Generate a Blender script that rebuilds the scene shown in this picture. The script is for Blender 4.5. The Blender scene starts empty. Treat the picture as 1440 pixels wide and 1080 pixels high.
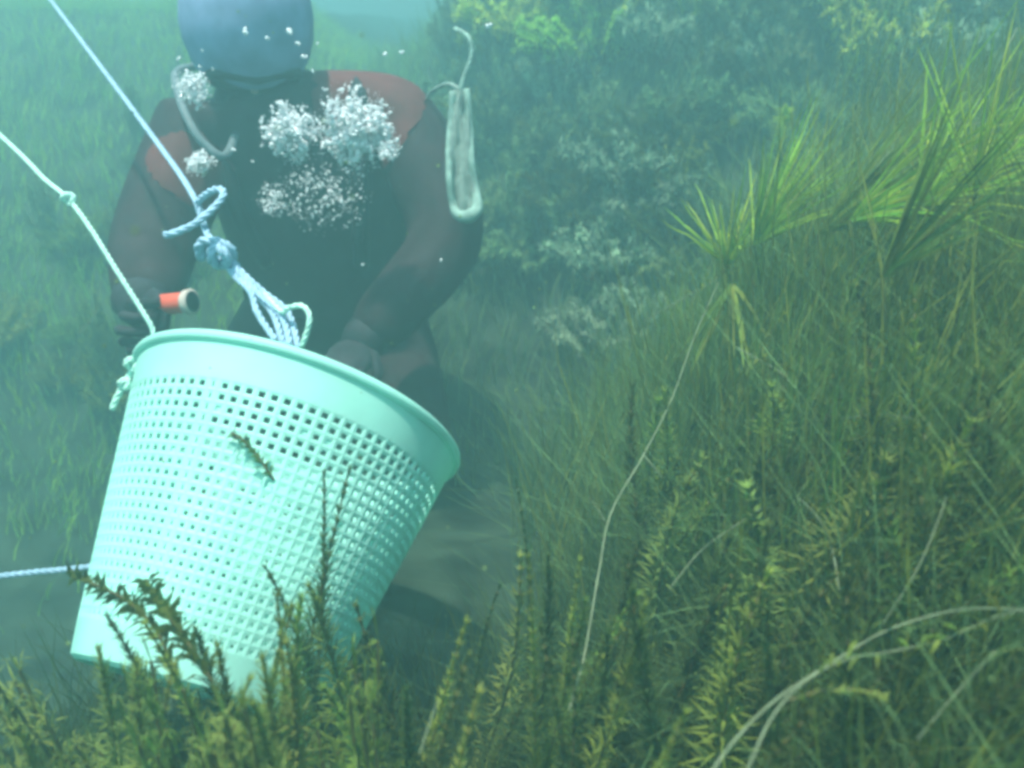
import bpy, bmesh, math, random
from mathutils import Vector, Matrix, Quaternion, noise

S = bpy.context.scene
R = math.radians

# ------------------------------------------------------------------ camera
PITCH = R(22)
CAM = Vector((0, 0, 0.85))
FPX = 720 / math.tan(R(30))
cam_d = bpy.data.cameras.new('camera')
cam = bpy.data.objects.new('camera', cam_d)
S.collection.objects.link(cam)
cam.location = CAM
cam.rotation_euler = (R(90) - PITCH, 0, 0)
cam_d.angle = R(60)
cam_d.clip_start = 0.02
cam_d.clip_end = 200
S.camera = cam
cam_d.dof.use_dof = True
cam_d.dof.focus_distance = 1.1
cam_d.dof.aperture_fstop = 5.0

# ------------------------------------------------------------------ world, sun, exposure
SUN_EL, SUN_AZ = R(78), R(225)          # azimuth clockwise from +Y: behind the camera, to the left
w = bpy.data.worlds.new('World')
S.world = w
w.use_nodes = True
nt = w.node_tree
nt.nodes.clear()
sky = nt.nodes.new('ShaderNodeTexSky')
sky.sky_type = 'NISHITA'
sky.sun_disc = False
sky.sun_elevation = SUN_EL
sky.sun_rotation = SUN_AZ
bg = nt.nodes.new('ShaderNodeBackground')
bg.inputs['Strength'].default_value = 0.12
wo = nt.nodes.new('ShaderNodeOutputWorld')
nt.links.new(sky.outputs[0], bg.inputs[0])
nt.links.new(bg.outputs[0], wo.inputs[0])

sun_d = bpy.data.lights.new('sun', 'SUN')
sun_d.energy = 5.0
sun_d.angle = R(3)
sun_d.color = (1.0, 0.96, 0.88)
sun = bpy.data.objects.new('sun', sun_d)
S.collection.objects.link(sun)
sdir = Vector((math.sin(SUN_AZ) * math.cos(SUN_EL), math.cos(SUN_AZ) * math.cos(SUN_EL), math.sin(SUN_EL)))
sun.rotation_euler = (-sdir).to_track_quat('-Z', 'Y').to_euler()
sun.location = sdir * 10

S.view_settings.view_transform = 'Standard'
S.view_settings.look = 'None'
S.view_settings.gamma = 1
S.view_settings.exposure = 1.45
S.cycles.use_denoising = True
S.cycles.max_bounces = 8
S.cycles.diffuse_bounces = 3
S.cycles.volume_bounces = 3
S.cycles.transparent_max_bounces = 6
S.cycles.filter_width = 3.6

WATER_DENSITY = 0.27
WATER_COLOR = (0.33, 0.64, 0.645)

# ------------------------------------------------------------------ helpers
C = S.collection
right, fwd, up = Vector((1, 0, 0)), Vector((0, math.cos(PITCH), -math.sin(PITCH))), Vector((0, math.sin(PITCH), math.cos(PITCH)))


def at(px, py, d):
    """World point that lies d metres deep along the view at a pixel of the 1440x1080 photograph."""
    return CAM + right * ((px - 720) / FPX * d) + up * ((540 - py) / FPX * d) + fwd * d


def sstep(a, b, x):
    t = min(1, max(0, (x - a) / (b - a)))
    return t * t * (3 - 2 * t)


def height(x, y):
    h = 0.0
    h -= 0.30 * sstep(-0.45, -0.85, x) * sstep(0.7, 1.1, y) * (1 - sstep(1.7, 2.6, y))     # hollow left of the basket
    h -= 0.08 * sstep(1.2, 1.7, y) * (1 - sstep(0.1, 0.5, x))
    h += 1.0 * sstep(1.8, 4.4, y) * (1 - sstep(-1.2, -0.2, x))                             # far meadow
    h += (0.46 * sstep(0.0, 0.46, x) + 0.22 * sstep(0.4, 1.0, x)) * (1 - 0.55 * sstep(1.45, 1.95, y))                     # near right bank
    h += 1.75 * sstep(1.75, 3.9, y) * sstep(-1.1, 0.5, x)                                   # far slope
    h += 0.5 * sstep(1.0, 6, x)
    h += 0.05 * noise.noise(Vector((x * 2.1, y * 2.1, 3))) + 0.02 * noise.noise(Vector((x * 7, y * 7, 8)))
    return h


def lift(p, c):
    """Move a plant's point towards the viewer until it stands clear of the bed."""
    p = Vector(p)
    for _ in range(60):
        if p.z > height(p.x, p.y) + c or (p - CAM).length < .3: break
        p = CAM + (p - CAM) * .975
    return p


def link(name, mesh, mat=None, parent=None):
    o = bpy.data.objects.new(name, mesh)
    C.objects.link(o)
    if mat is not None and not mesh.materials:
        mesh.materials.append(mat)
    if parent is not None:
        o.parent = parent
    return o


def tag(o, label=None, cat=None, group=None, kind=None):
    if label: o['label'] = label
    if cat: o['category'] = cat
    if group: o['group'] = group
    if kind: o['kind'] = kind
    return o


def thing(name, loc=(0, 0, 0), label=None, cat=None, group=None, rot=(0, 0, 0)):
    o = bpy.data.objects.new(name, None)
    C.objects.link(o)
    o.empty_display_size = 0.05
    o.location = loc
    o.rotation_euler = rot
    return tag(o, label, cat, group)


def copy_tree(o, parent=None):
    c = o.copy()
    C.objects.link(c)
    if parent is not None:
        c.parent = parent
    for ch in list(o.children):
        copy_tree(ch, c)
    return c


class MB:
    def __init__(s):
        s.v, s.f = [], []

    def face(s, pts):
        n = len(s.v)
        s.v += [tuple(p) for p in pts]
        s.f.append(tuple(range(n, n + len(pts))))

    def tube(s, pts, rad, seg=6, cap=True):
        pts = [Vector(p) for p in pts]
        if not isinstance(rad, (list, tuple)):
            rad = [rad] * len(pts)
        t0 = (pts[1] - pts[0]).normalized()
        nrm = t0.orthogonal().normalized()
        base = len(s.v)
        for i, p in enumerate(pts):
            t = (pts[min(i + 1, len(pts) - 1)] - pts[max(i - 1, 0)])
            if t.length < 1e-9: t = t0
            t.normalize()
            nrm = (nrm - t * nrm.dot(t))
            if nrm.length < 1e-6: nrm = t.orthogonal()
            nrm.normalize()
            b = t.cross(nrm)
            for k in range(seg):
                a = 2 * math.pi * k / seg
                s.v.append(tuple(p + (nrm * math.cos(a) + b * math.sin(a)) * rad[i]))
        for i in range(len(pts) - 1):
            for k in range(seg):
                k2 = (k + 1) % seg
                s.f.append((base + i * seg + k, base + i * seg + k2, base + (i + 1) * seg + k2, base + (i + 1) * seg + k))
        if cap:
            s.f.append(tuple(base + k for k in range(seg))[::-1])
            s.f.append(tuple(base + (len(pts) - 1) * seg + k for k in range(seg)))

    def leaf(s, p, d, l, wd, droop=0.2, side=None):
        """A pointed leaf of two faces from p along d."""
        d = Vector(d).normalized()
        if side is None:
            side = d.cross(Vector((0, 0, 1)))
            if side.length < 1e-3: side = Vector((1, 0, 0))
        side = Vector(side).normalized()
        nrm = side.cross(d).normalized()
        m = p + d * l * 0.5 + nrm * l * droop * 0.5
        e = p + d * l - nrm * l * droop * 0.3
        n = len(s.v)
        for q in (p - side * wd * .25, p + side * wd * .25, m + side * wd * .5, m - side * wd * .5, e):
            s.v.append(tuple(q))
        s.f.append((n, n + 1, n + 2, n + 3))
        s.f.append((n + 3, n + 2, n + 4))

    def blade(s, pts, wd, side):
        """A long ribbon that narrows to its tip."""
        n = len(s.v)
        k = len(pts)
        for i, p in enumerate(pts[:-1]):
            ww = wd * (1 - 0.75 * i / (k - 1)) * .5
            s.v.append(tuple(p - side * ww)); s.v.append(tuple(p + side * ww))
        s.v.append(tuple(pts[-1]))
        for i in range(k - 2):
            a = n + 2 * i
            s.f.append((a, a + 1, a + 3, a + 2))
        a = n + 2 * (k - 2)
        s.f.append((a, a + 1, n + 2 * (k - 1)))

    def ellipsoid(s, c, r, seg=10, rings=6, rot=None, jitter=0, rnd=None):
        base = len(s.v)
        c = Vector(c)
        for i in range(rings + 1):
            th = math.pi * i / rings
            for k in range(seg):
                ph = 2 * math.pi * k / seg
                q = Vector((math.sin(th) * math.cos(ph) * r[0], math.sin(th) * math.sin(ph) * r[1], math.cos(th) * r[2]))
                if jitter: q *= 1 + rnd.uniform(-jitter, jitter)
                if rot is not None: q = rot @ q
                s.v.append(tuple(c + q))
        for i in range(rings):
            for k in range(seg):
                k2 = (k + 1) % seg
                s.f.append((base + i * seg + k, base + (i + 1) * seg + k, base + (i + 1) * seg + k2, base + i * seg + k2))

    def mesh(s, name, smooth=False):
        m = bpy.data.meshes.new(name)
        m.from_pydata(s.v, [], s.f)
        if smooth:
            m.polygons.foreach_set('use_smooth', [True] * len(m.polygons))
        m.update()
        return m

    def build(s, name, mat, parent=None, smooth=False):
        return link(name, s.mesh(name, smooth), mat, parent)


def spline(pts, n=8):
    """Catmull-Rom through the points."""
    pts = [Vector(p) for p in pts]
    P = [pts[0] * 2 - pts[1]] + pts + [pts[-1] * 2 - pts[-2]]
    out = []
    for i in range(1, len(P) - 2):
        a, b, c, d = P[i - 1], P[i], P[i + 1], P[i + 2]
        for k in range(n):
            t = k / n
            out.append(0.5 * ((2 * b) + (c - a) * t + (2 * a - 5 * b + 4 * c - d) * t * t + (3 * b - a - 3 * c + d) * t ** 3))
    out.append(pts[-1])
    return out


def laid_rope(pts, r, pitch=None, n=10):
    """Three strands twisted round the path: real rope lay."""
    pitch = pitch or r * 7
    path = spline(pts, n)
    # resample evenly
    L = [0]
    for a, b in zip(path, path[1:]): L.append(L[-1] + (b - a).length)
    step = max(pitch / 7, L[-1] / 1500)
    N = max(4, int(L[-1] / step))
    res, j = [], 0
    for i in range(N + 1):
        s_ = L[-1] * i / N
        while j < len(L) - 2 and L[j + 1] < s_: j += 1
        t = (s_ - L[j]) / max(1e-9, L[j + 1] - L[j])
        res.append((path[j].lerp(path[j + 1], t), s_))
    mb = MB()
    t0 = (res[1][0] - res[0][0]).normalized()
    nrm = t0.orthogonal().normalized()
    fr = []
    for i, (p, s_) in enumerate(res):
        t = (res[min(i + 1, N)][0] - res[max(i - 1, 0)][0]).normalized()
        nrm = (nrm - t * nrm.dot(t)).normalized()
        fr.append((p, nrm.copy(), t.cross(nrm), s_))
    for k in range(3):
        st = []
        for p, a, b, s_ in fr:
            ang = 2 * math.pi * (s_ / pitch + k / 3)
            st.append(p + (a * math.cos(ang) + b * math.sin(ang)) * r * 0.48)
        mb.tube(st, r * 0.56, 5)
    return mb


# ------------------------------------------------------------------ materials
def material(name, col, rough=0.6, var=0.25, scale=30, bump=0.0, transl=0.0, spec=0.15, col2=None, obj_var=0.0):
    m = bpy.data.materials.new(name)
    m.use_nodes = True
    t = m.node_tree
    t.nodes.clear()
    out = t.nodes.new('ShaderNodeOutputMaterial')
    b = t.nodes.new('ShaderNodeBsdfPrincipled')
    b.inputs['Roughness'].default_value = rough
    b.inputs['Specular IOR Level'].default_value = spec
    co = t.nodes.new('ShaderNodeTexCoord')
    nz = t.nodes.new('ShaderNodeTexNoise')
    nz.inputs['Scale'].default_value = scale
    nz.inputs['Detail'].default_value = 4
    t.links.new(co.outputs['Object'], nz.inputs['Vector'])
    rp = t.nodes.new('ShaderNodeValToRGB')
    c2 = col2 or tuple(min(1, c * (1 + var)) for c in col)
    c1 = tuple(c * (1 - var) for c in col)
    rp.color_ramp.elements[0].position = 0.35
    rp.color_ramp.elements[1].position = 0.68
    rp.color_ramp.elements[0].color = (*c1, 1)
    rp.color_ramp.elements[1].color = (*c2, 1)
    t.links.new(nz.outputs['Fac'], rp.inputs['Fac'])
    csock = rp.outputs['Color']
    if obj_var:
        oi = t.nodes.new('ShaderNodeObjectInfo')
        hs = t.nodes.new('ShaderNodeHueSaturation')
        mr = t.nodes.new('ShaderNodeMapRange')
        mr.inputs['To Min'].default_value = 1 - obj_var
        mr.inputs['To Max'].default_value = 1 + obj_var
        t.links.new(oi.outputs['Random'], mr.inputs['Value'])
        t.links.new(mr.outputs[0], hs.inputs['Value'])
        m2 = t.nodes.new('ShaderNodeMapRange')
        m2.inputs['To Min'].default_value = 0.47
        m2.inputs['To Max'].default_value = 0.53
        mm = t.nodes.new('ShaderNodeMath'); mm.operation = 'FRACT'
        mx = t.nodes.new('ShaderNodeMath'); mx.operation = 'MULTIPLY'; mx.inputs[1].default_value = 7.31
        t.links.new(oi.outputs['Random'], mx.inputs[0]); t.links.new(mx.outputs[0], mm.inputs[0])
        t.links.new(mm.outputs[0], m2.inputs['Value']); t.links.new(m2.outputs[0], hs.inputs['Hue'])
        t.links.new(csock, hs.inputs['Color'])
        csock = hs.outputs['Color']
    t.links.new(csock, b.inputs['Base Color'])
    if bump:
        bp = t.nodes.new('ShaderNodeBump')
        bp.inputs['Strength'].default_value = bump
        bp.inputs['Distance'].default_value = 0.01
        t.links.new(nz.outputs['Fac'], bp.inputs['Height'])
        t.links.new(bp.outputs[0], b.inputs['Normal'])
    if transl:
        tr = t.nodes.new('ShaderNodeBsdfTranslucent')
        t.links.new(csock, tr.inputs['Color'])
        mix = t.nodes.new('ShaderNodeMixShader')
        mix.inputs[0].default_value = transl
        t.links.new(b.outputs[0], mix.inputs[1]); t.links.new(tr.outputs[0], mix.inputs[2])
        t.links.new(mix.outputs[0], out.inputs['Surface'])
    else:
        t.links.new(b.outputs[0], out.inputs['Surface'])
    return m


M = dict(
    silt=material('silt_and_algae', (0.028, 0.045, 0.028), 0.95, 0.5, 9, 0.6, spec=0.1),
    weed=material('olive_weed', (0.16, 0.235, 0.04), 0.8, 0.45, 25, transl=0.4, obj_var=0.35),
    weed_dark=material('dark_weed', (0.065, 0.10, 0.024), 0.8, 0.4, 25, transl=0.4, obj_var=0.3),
    weed_bright=material('bright_weed', (0.34, 0.51, 0.05), 0.6, 0.35, 25, transl=0.35, obj_var=0.2),
    weed_yellow=material('yellow_weed', (0.20, 0.25, 0.055), 0.6, 0.35, 25, transl=0.35, obj_var=0.2),
    weed_pale=material('silted_weed', (0.16, 0.26, 0.10), 0.8, 0.45, 20, transl=0.25, obj_var=0.25),
    grass=material('hair_weed', (0.105, 0.19, 0.038), 0.8, 0.6, 6, transl=0.3),
    silt_coat=material('silt_coated_weed', (0.27, 0.40, 0.25), 0.85, 0.4, 20, transl=0.25, obj_var=0.2),
    stem=material('pale_stem', (0.18, 0.22, 0.13), 0.6, 0.25, 40),
    stem_dark=material('brown_stem', (0.09, 0.085, 0.03), 0.7, 0.3, 40),
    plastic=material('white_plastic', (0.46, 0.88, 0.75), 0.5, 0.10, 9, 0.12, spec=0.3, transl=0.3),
    rope=material('blue_white_rope', (0.32, 0.48, 0.60), 0.8, 0.15, 80, 0.2, spec=0.2),
    line=material('pale_line', (0.50, 0.80, 0.66), 0.8, 0.12, 80, 0.2, spec=0.2),
    suit=material('black_drysuit', (0.030, 0.016, 0.018), 0.7, 0.3, 18, 0.3),
    hood=material('slate_hood', (0.19, 0.26, 0.40), 0.75, 0.2, 18, 0.2),
    red=material('red_suit_panel', (0.115, 0.028, 0.026), 0.7, 0.2, 18, 0.2),
    glove=material('dark_glove', (0.03, 0.03, 0.035), 0.7, 0.3, 30, 0.3),
    skin=material('skin', (0.5, 0.31, 0.23), 0.5, 0.08, 30),
    rubber=material('black_rubber', (0.018, 0.018, 0.02), 0.5, 0.2, 30),
    hose=material('grey_hose', (0.14, 0.18, 0.19), 0.5, 0.15, 30),
    steel=material('cylinder_paint', (0.12, 0.15, 0.19), 0.35, 0.1, 12, spec=0.5),
    lens=material('mask_glass', (0.012, 0.018, 0.02), 0.3, 0.1, 10, spec=0.2),
    torch=material('orange_red_plastic', (0.62, 0.085, 0.045), 0.45, 0.12, 30),
    cuff=material('pale_ring_plastic', (0.5, 0.42, 0.36), 0.5, 0.12, 30),
    strap=material('pale_green_webbing', (0.24, 0.36, 0.30), 0.8, 0.25, 45, 0.3),
    strap_mesh=material('grey_green_webbing', (0.20, 0.27, 0.23), 0.85, 0.3, 45, 0.3),
    bubble=material('bubble_skin', (0.90, 0.92, 0.92), 0.12, 0.03, 20, spec=0.8, transl=0.2),
)

# ------------------------------------------------------------------ ground
def ground():
    N = 170
    mb = MB()
    def m(s_): return math.copysign(abs(s_) ** 2.3, s_) * 13 + s_ * 1.6
    for j in range(N + 1):
        for i in range(N + 1):
            x, y = m(2 * i / N - 1), m(2 * j / N - 1) + 1.3
            mb.v.append((x, y, height(x, y)))
    for j in range(N):
        for i in range(N):
            a = j * (N + 1) + i
            mb.f.append((a, a + 1, a + N + 2, a + N + 1))
    o = mb.build('lake_bed', M['silt'], None, True)
    tag(o, 'dark silty lake bed under the waterweed', None, None, 'structure')


ground()

# ------------------------------------------------------------------ water as air to look through
def water():
    mb = MB()
    x, y0, y1, z0, z1 = 17, -15, 18, -2.2, 3.1
    c = [(-x, y0), (x, y0), (x, y1), (-x, y1)]
    mb.v = [(a, b, z0) for a, b in c] + [(a, b, z1) for a, b in c]
    mb.f = [(3, 2, 1, 0), (4, 5, 6, 7), (0, 1, 5, 4), (1, 2, 6, 5), (2, 3, 7, 6), (3, 0, 4, 7)]
    m = bpy.data.materials.new('teal_water')
    m.use_nodes = True
    t = m.node_tree
    t.nodes.clear()
    out = t.nodes.new('ShaderNodeOutputMaterial')
    v = t.nodes.new('ShaderNodeVolumePrincipled')
    v.inputs['Density'].default_value = WATER_DENSITY
    v.inputs['Density Attribute'].default_value = ''
    v.inputs['Color'].default_value = (*WATER_COLOR, 1)
    v.inputs['Anisotropy'].default_value = 0.45
    t.links.new(v.outputs[0], out.inputs['Volume'])
    m.cycles.homogeneous_volume = True
    o = mb.build('haze', m)
    tag(o, 'cloudy teal lake water filling the whole view', 'water', None, 'stuff')


water()

# ------------------------------------------------------------------ basket
def basket():
    d = 1.15
    top = at(422, 587, d)
    a = (right * math.sin(R(13.8)) + up * math.cos(R(13.8)) * math.cos(R(26)) + fwd * math.cos(R(13.8)) * math.sin(R(26))).normalized()
    RT, RB, H = 0.2075, 0.137, 0.35
    root = thing('perforated_basket', top - a * H, 'white perforated plastic basket tilted among the weeds, hanging from the blue rope', 'basket')
    root.rotation_mode = 'QUATERNION'
    root.rotation_quaternion = a.to_track_quat('Z', 'Y')
    def rad(z): return RB + (RT - RB) * (z / H)
    th = 0.0022
    cols, rows = 88, 21
    z0, z1 = 0.040, H - 0.050
    def pt(ang, z, r_off): 
        r = rad(z) + r_off
        return (math.cos(ang) * r, math.sin(ang) * r, z)
    mb = MB()
    dz = (z1 - z0) / rows
    da = 2 * math.pi / cols
    rnd = random.Random(4)
    for j in range(rows):
        for i in range(cols):
            za, zb = z0 + j * dz, z0 + (j + 1) * dz
            aa, ab = i * da, (i + 1) * da
            fx = fz = 0.36 - 0.12 * j / rows + rnd.uniform(-.012, .012)
            if i % 22 == 0: fx = 0.42
            clogged = rnd.random() < .05
            ha, hb, ya, yb = aa + da * fx, ab - da * fx, za + dz * fz, zb - dz * fz
            base = len(mb.v)
            bulge = 0.0016   # hoops stand a little proud, so the wall is not smooth
            for off in (th, -th):
                mb.v += [pt(aa, za, off), pt(ab, za, off), pt(ab, zb, off), pt(aa, zb, off)]
                mb.v += [pt(ha, ya, off * .5), pt(hb, ya, off * .5), pt(hb, yb, off * .5), pt(ha, yb, off * .5)]
            for k in range(4):
                k2 = (k + 1) % 4
                mb.f.append((base + k, base + k2, base + 4 + k2, base + 4 + k))
                mb.f.append((base + 8 + k2, base + 8 + k, base + 12 + k, base + 12 + k2))
                mb.f.append((base + 4 + k, base + 4 + k2, base + 12 + k2, base + 12 + k))
            if clogged: mb.f.append((base + 12, base + 13, base + 14, base + 15))
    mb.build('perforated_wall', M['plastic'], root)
    def revolve(name, prof, seg=96, smooth=True):
        b = MB()
        for i in range(seg):
            ang = 2 * math.pi * i / seg
            for r, z in prof: b.v.append((math.cos(ang) * r, math.sin(ang) * r, z))
        n = len(prof)
        for i in range(seg):
            i2 = (i + 1) % seg
            for k in range(n):
                k2 = (k + 1) % n
                b.f.append((i * n + k, i2 * n + k, i2 * n + k2, i * n + k2))
        return b.build(name, M['plastic'], root, smooth)
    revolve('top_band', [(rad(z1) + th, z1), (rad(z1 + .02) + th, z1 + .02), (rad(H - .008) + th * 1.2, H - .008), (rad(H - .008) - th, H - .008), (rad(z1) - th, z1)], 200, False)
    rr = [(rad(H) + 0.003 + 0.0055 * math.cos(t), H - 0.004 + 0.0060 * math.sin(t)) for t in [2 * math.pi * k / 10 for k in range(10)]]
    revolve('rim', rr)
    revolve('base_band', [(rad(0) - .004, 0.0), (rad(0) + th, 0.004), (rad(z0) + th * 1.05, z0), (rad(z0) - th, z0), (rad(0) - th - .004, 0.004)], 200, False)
    b = MB()
    b.v = [(0, 0, 0.006)]
    for ring in (0.5, 1.0):
        for k in range(48):
            b.v.append((math.cos(2 * math.pi * k / 48) * (RB - .003) * ring, math.sin(2 * math.pi * k / 48) * (RB - .003) * ring, 0.006 + (0.006 if ring < 1 else 0)))
    for k in range(48):
        k2 = (k + 1) % 48
        b.f.append((0, 1 + k, 1 + k2)); b.f.append((1 + k, 49 + k, 49 + k2, 1 + k2))
    b.build('base', M['plastic'], root, True)
    return root, a, top, RT, H


BASKET, BAX, BTOP, BRT, BH = basket()

# ------------------------------------------------------------------ ropes
def ropes():
    root = thing('hauling_rope', at(303, 352, 1.05), 'blue white rope with a knot and bridle, running up from the basket rim', 'rope')
    inv = Matrix.Translation(-root.location)
    def L(pts): return [p - root.location for p in pts]
    top = at(85, 18, 1.75)
    main = [top + (top - at(215, 190, 1.35)) * .55, top, at(215, 192, 1.32), at(270, 272, 1.14), at(290, 325, 1.06), at(300, 350, 1.05)]
    laid_rope(L(main), 0.0045).build('hauling_line', M['rope'], root, True)
    laid_rope(L([at(288, 318, 1.055), at(281, 298, 1.06), at(279, 284, 1.06), at(295, 270, 1.04), at(310, 266, 1.03), at(314, 275, 1.02), at(300, 293, 1.01), at(275, 314, 1.0), at(250, 326, 0.99), at(231, 331, 0.99)]), 0.0045).build('loose_tail', M['rope'], root, True)
    kn = [at(285, 365, 1.05), at(279, 350, 1.04), at(287, 338, 1.03), at(306, 340, 1.025), at(322, 350, 1.03), at(327, 362, 1.05), at(314, 368, 1.06), at(296, 360, 1.065),
          at(287, 346, 1.05), at(300, 342, 1.035), at(312, 352, 1.02), at(320, 366, 1.03), at(310, 374, 1.045), at(298, 366, 1.03), at(300, 350, 1.025), at(316, 344, 1.03), at(328, 354, 1.04)]
    laid_rope(L(kn), 0.0062, n=6).build('knot', M['rope'], root, True)
    ends = [(388, 480), (398, 484), (408, 486), (420, 490)]
    mids = [[(330, 388), (352, 410), (362, 440)], [(334, 386), (357, 412), (383, 440)], [(338, 386), (365, 415), (396, 445)], [(341, 384), (372, 412), (405, 440)]]
    for k in range(4):
        pts = [at(313 + k * 3, 362 - k, 1.05)] + [at(x, y, 1.035 - j * .015 + (k % 2) * .008) for j, (x, y) in enumerate(mids[k])] + [at(*ends[k], 0.985)]
        laid_rope(L(pts), 0.0042).build('bridle_strand', M['rope'], root, True)
    laid_rope(L([at(372, 413, 1.02), at(396, 438, 1.0), at(405, 433, .99), at(424, 430, .985), at(435, 443, .98), at(433, 462, .98), at(424, 488, .985)]), 0.0034).build('small_loop', M['line'], root, True)

    def one(name, pts, r, label, mat='line', lumps=()):
        o = thing(name, pts[len(pts) // 2], label, 'rope')
        laid_rope([p - o.location for p in pts], r).build('cord', M[mat], o, True)
        for p, rr in lumps:
            b = MB()
            q = [p + Vector((math.cos(a) * rr, math.sin(a * 2) * rr * .6, math.sin(a) * rr)) for a in [2 * math.pi * k / 8 * 1.7 for k in range(12)]]
            laid_rope([x - o.location for x in q], r, n=4).build('knot', M[mat], o, True)
        return o
    e0 = at(28, 216, 1.25)
    one('rim_rope', [e0 + (e0 - at(95, 278, 1.2)) * 1.2, e0, at(62, 251, 1.22), at(95, 279, 1.19), at(125, 318, 1.17), at(165, 382, 1.15), at(203, 442, 1.14), at(214, 462, 1.14), at(218, 485, 1.14)], 0.0036,
        'thin pale mint rope slanting from the left edge down to the basket rim', lumps=[(at(96, 280, 1.185), .007)])
    one('rope_tail', [at(212, 496, 1.13), at(198, 498, 1.10), at(190, 506, 1.09), at(186, 520, 1.09), at(176, 538, 1.09), at(166, 556, 1.09), at(157, 576, 1.09)], 0.0044,
        'short frayed rope end dangling outside the basket rim', lumps=[(at(186, 512, 1.085), .007), (at(175, 540, 1.085), .005)])
    e1 = at(28, 807, 1.30)
    one('ground_line', [e1 + (e1 - at(140, 795, 1.3)) * 2, e1, at(80, 802, 1.3), at(140, 795, 1.3), at(220, 780, 1.32), at(330, 770, 1.4)], 0.0048,
        'pale line running level behind the foot of the basket', mat='rope')


ropes()

# ------------------------------------------------------------------ diver
def skin_mesh(nodes, edges, root, sub=2):
    """One continuous surface grown over a skeleton of joints: {name: (point, radius)}."""
    names = list(nodes)
    me = bpy.data.meshes.new('skeleton')
    me.from_pydata([tuple(nodes[n][0]) for n in names], [(names.index(a), names.index(b)) for a, b in edges], [])
    o = bpy.data.objects.new('skeleton', me)
    C.objects.link(o)
    md = o.modifiers.new('skin', 'SKIN')
    md.use_smooth_shade = True
    sv = me.skin_vertices[0].data
    for i, n in enumerate(names):
        r_ = nodes[n][1]
        sv[i].radius = (r_, r_) if not isinstance(r_, tuple) else r_
        sv[i].use_root = n == root
    s = o.modifiers.new('sub', 'SUBSURF')
    s.levels = s.render_levels = sub
    dg = bpy.context.evaluated_depsgraph_get()
    m = bpy.data.meshes.new_from_object(o.evaluated_get(dg))
    bpy.data.objects.remove(o)
    m.polygons.foreach_set('use_smooth', [True] * len(m.polygons))
    return m


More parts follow.
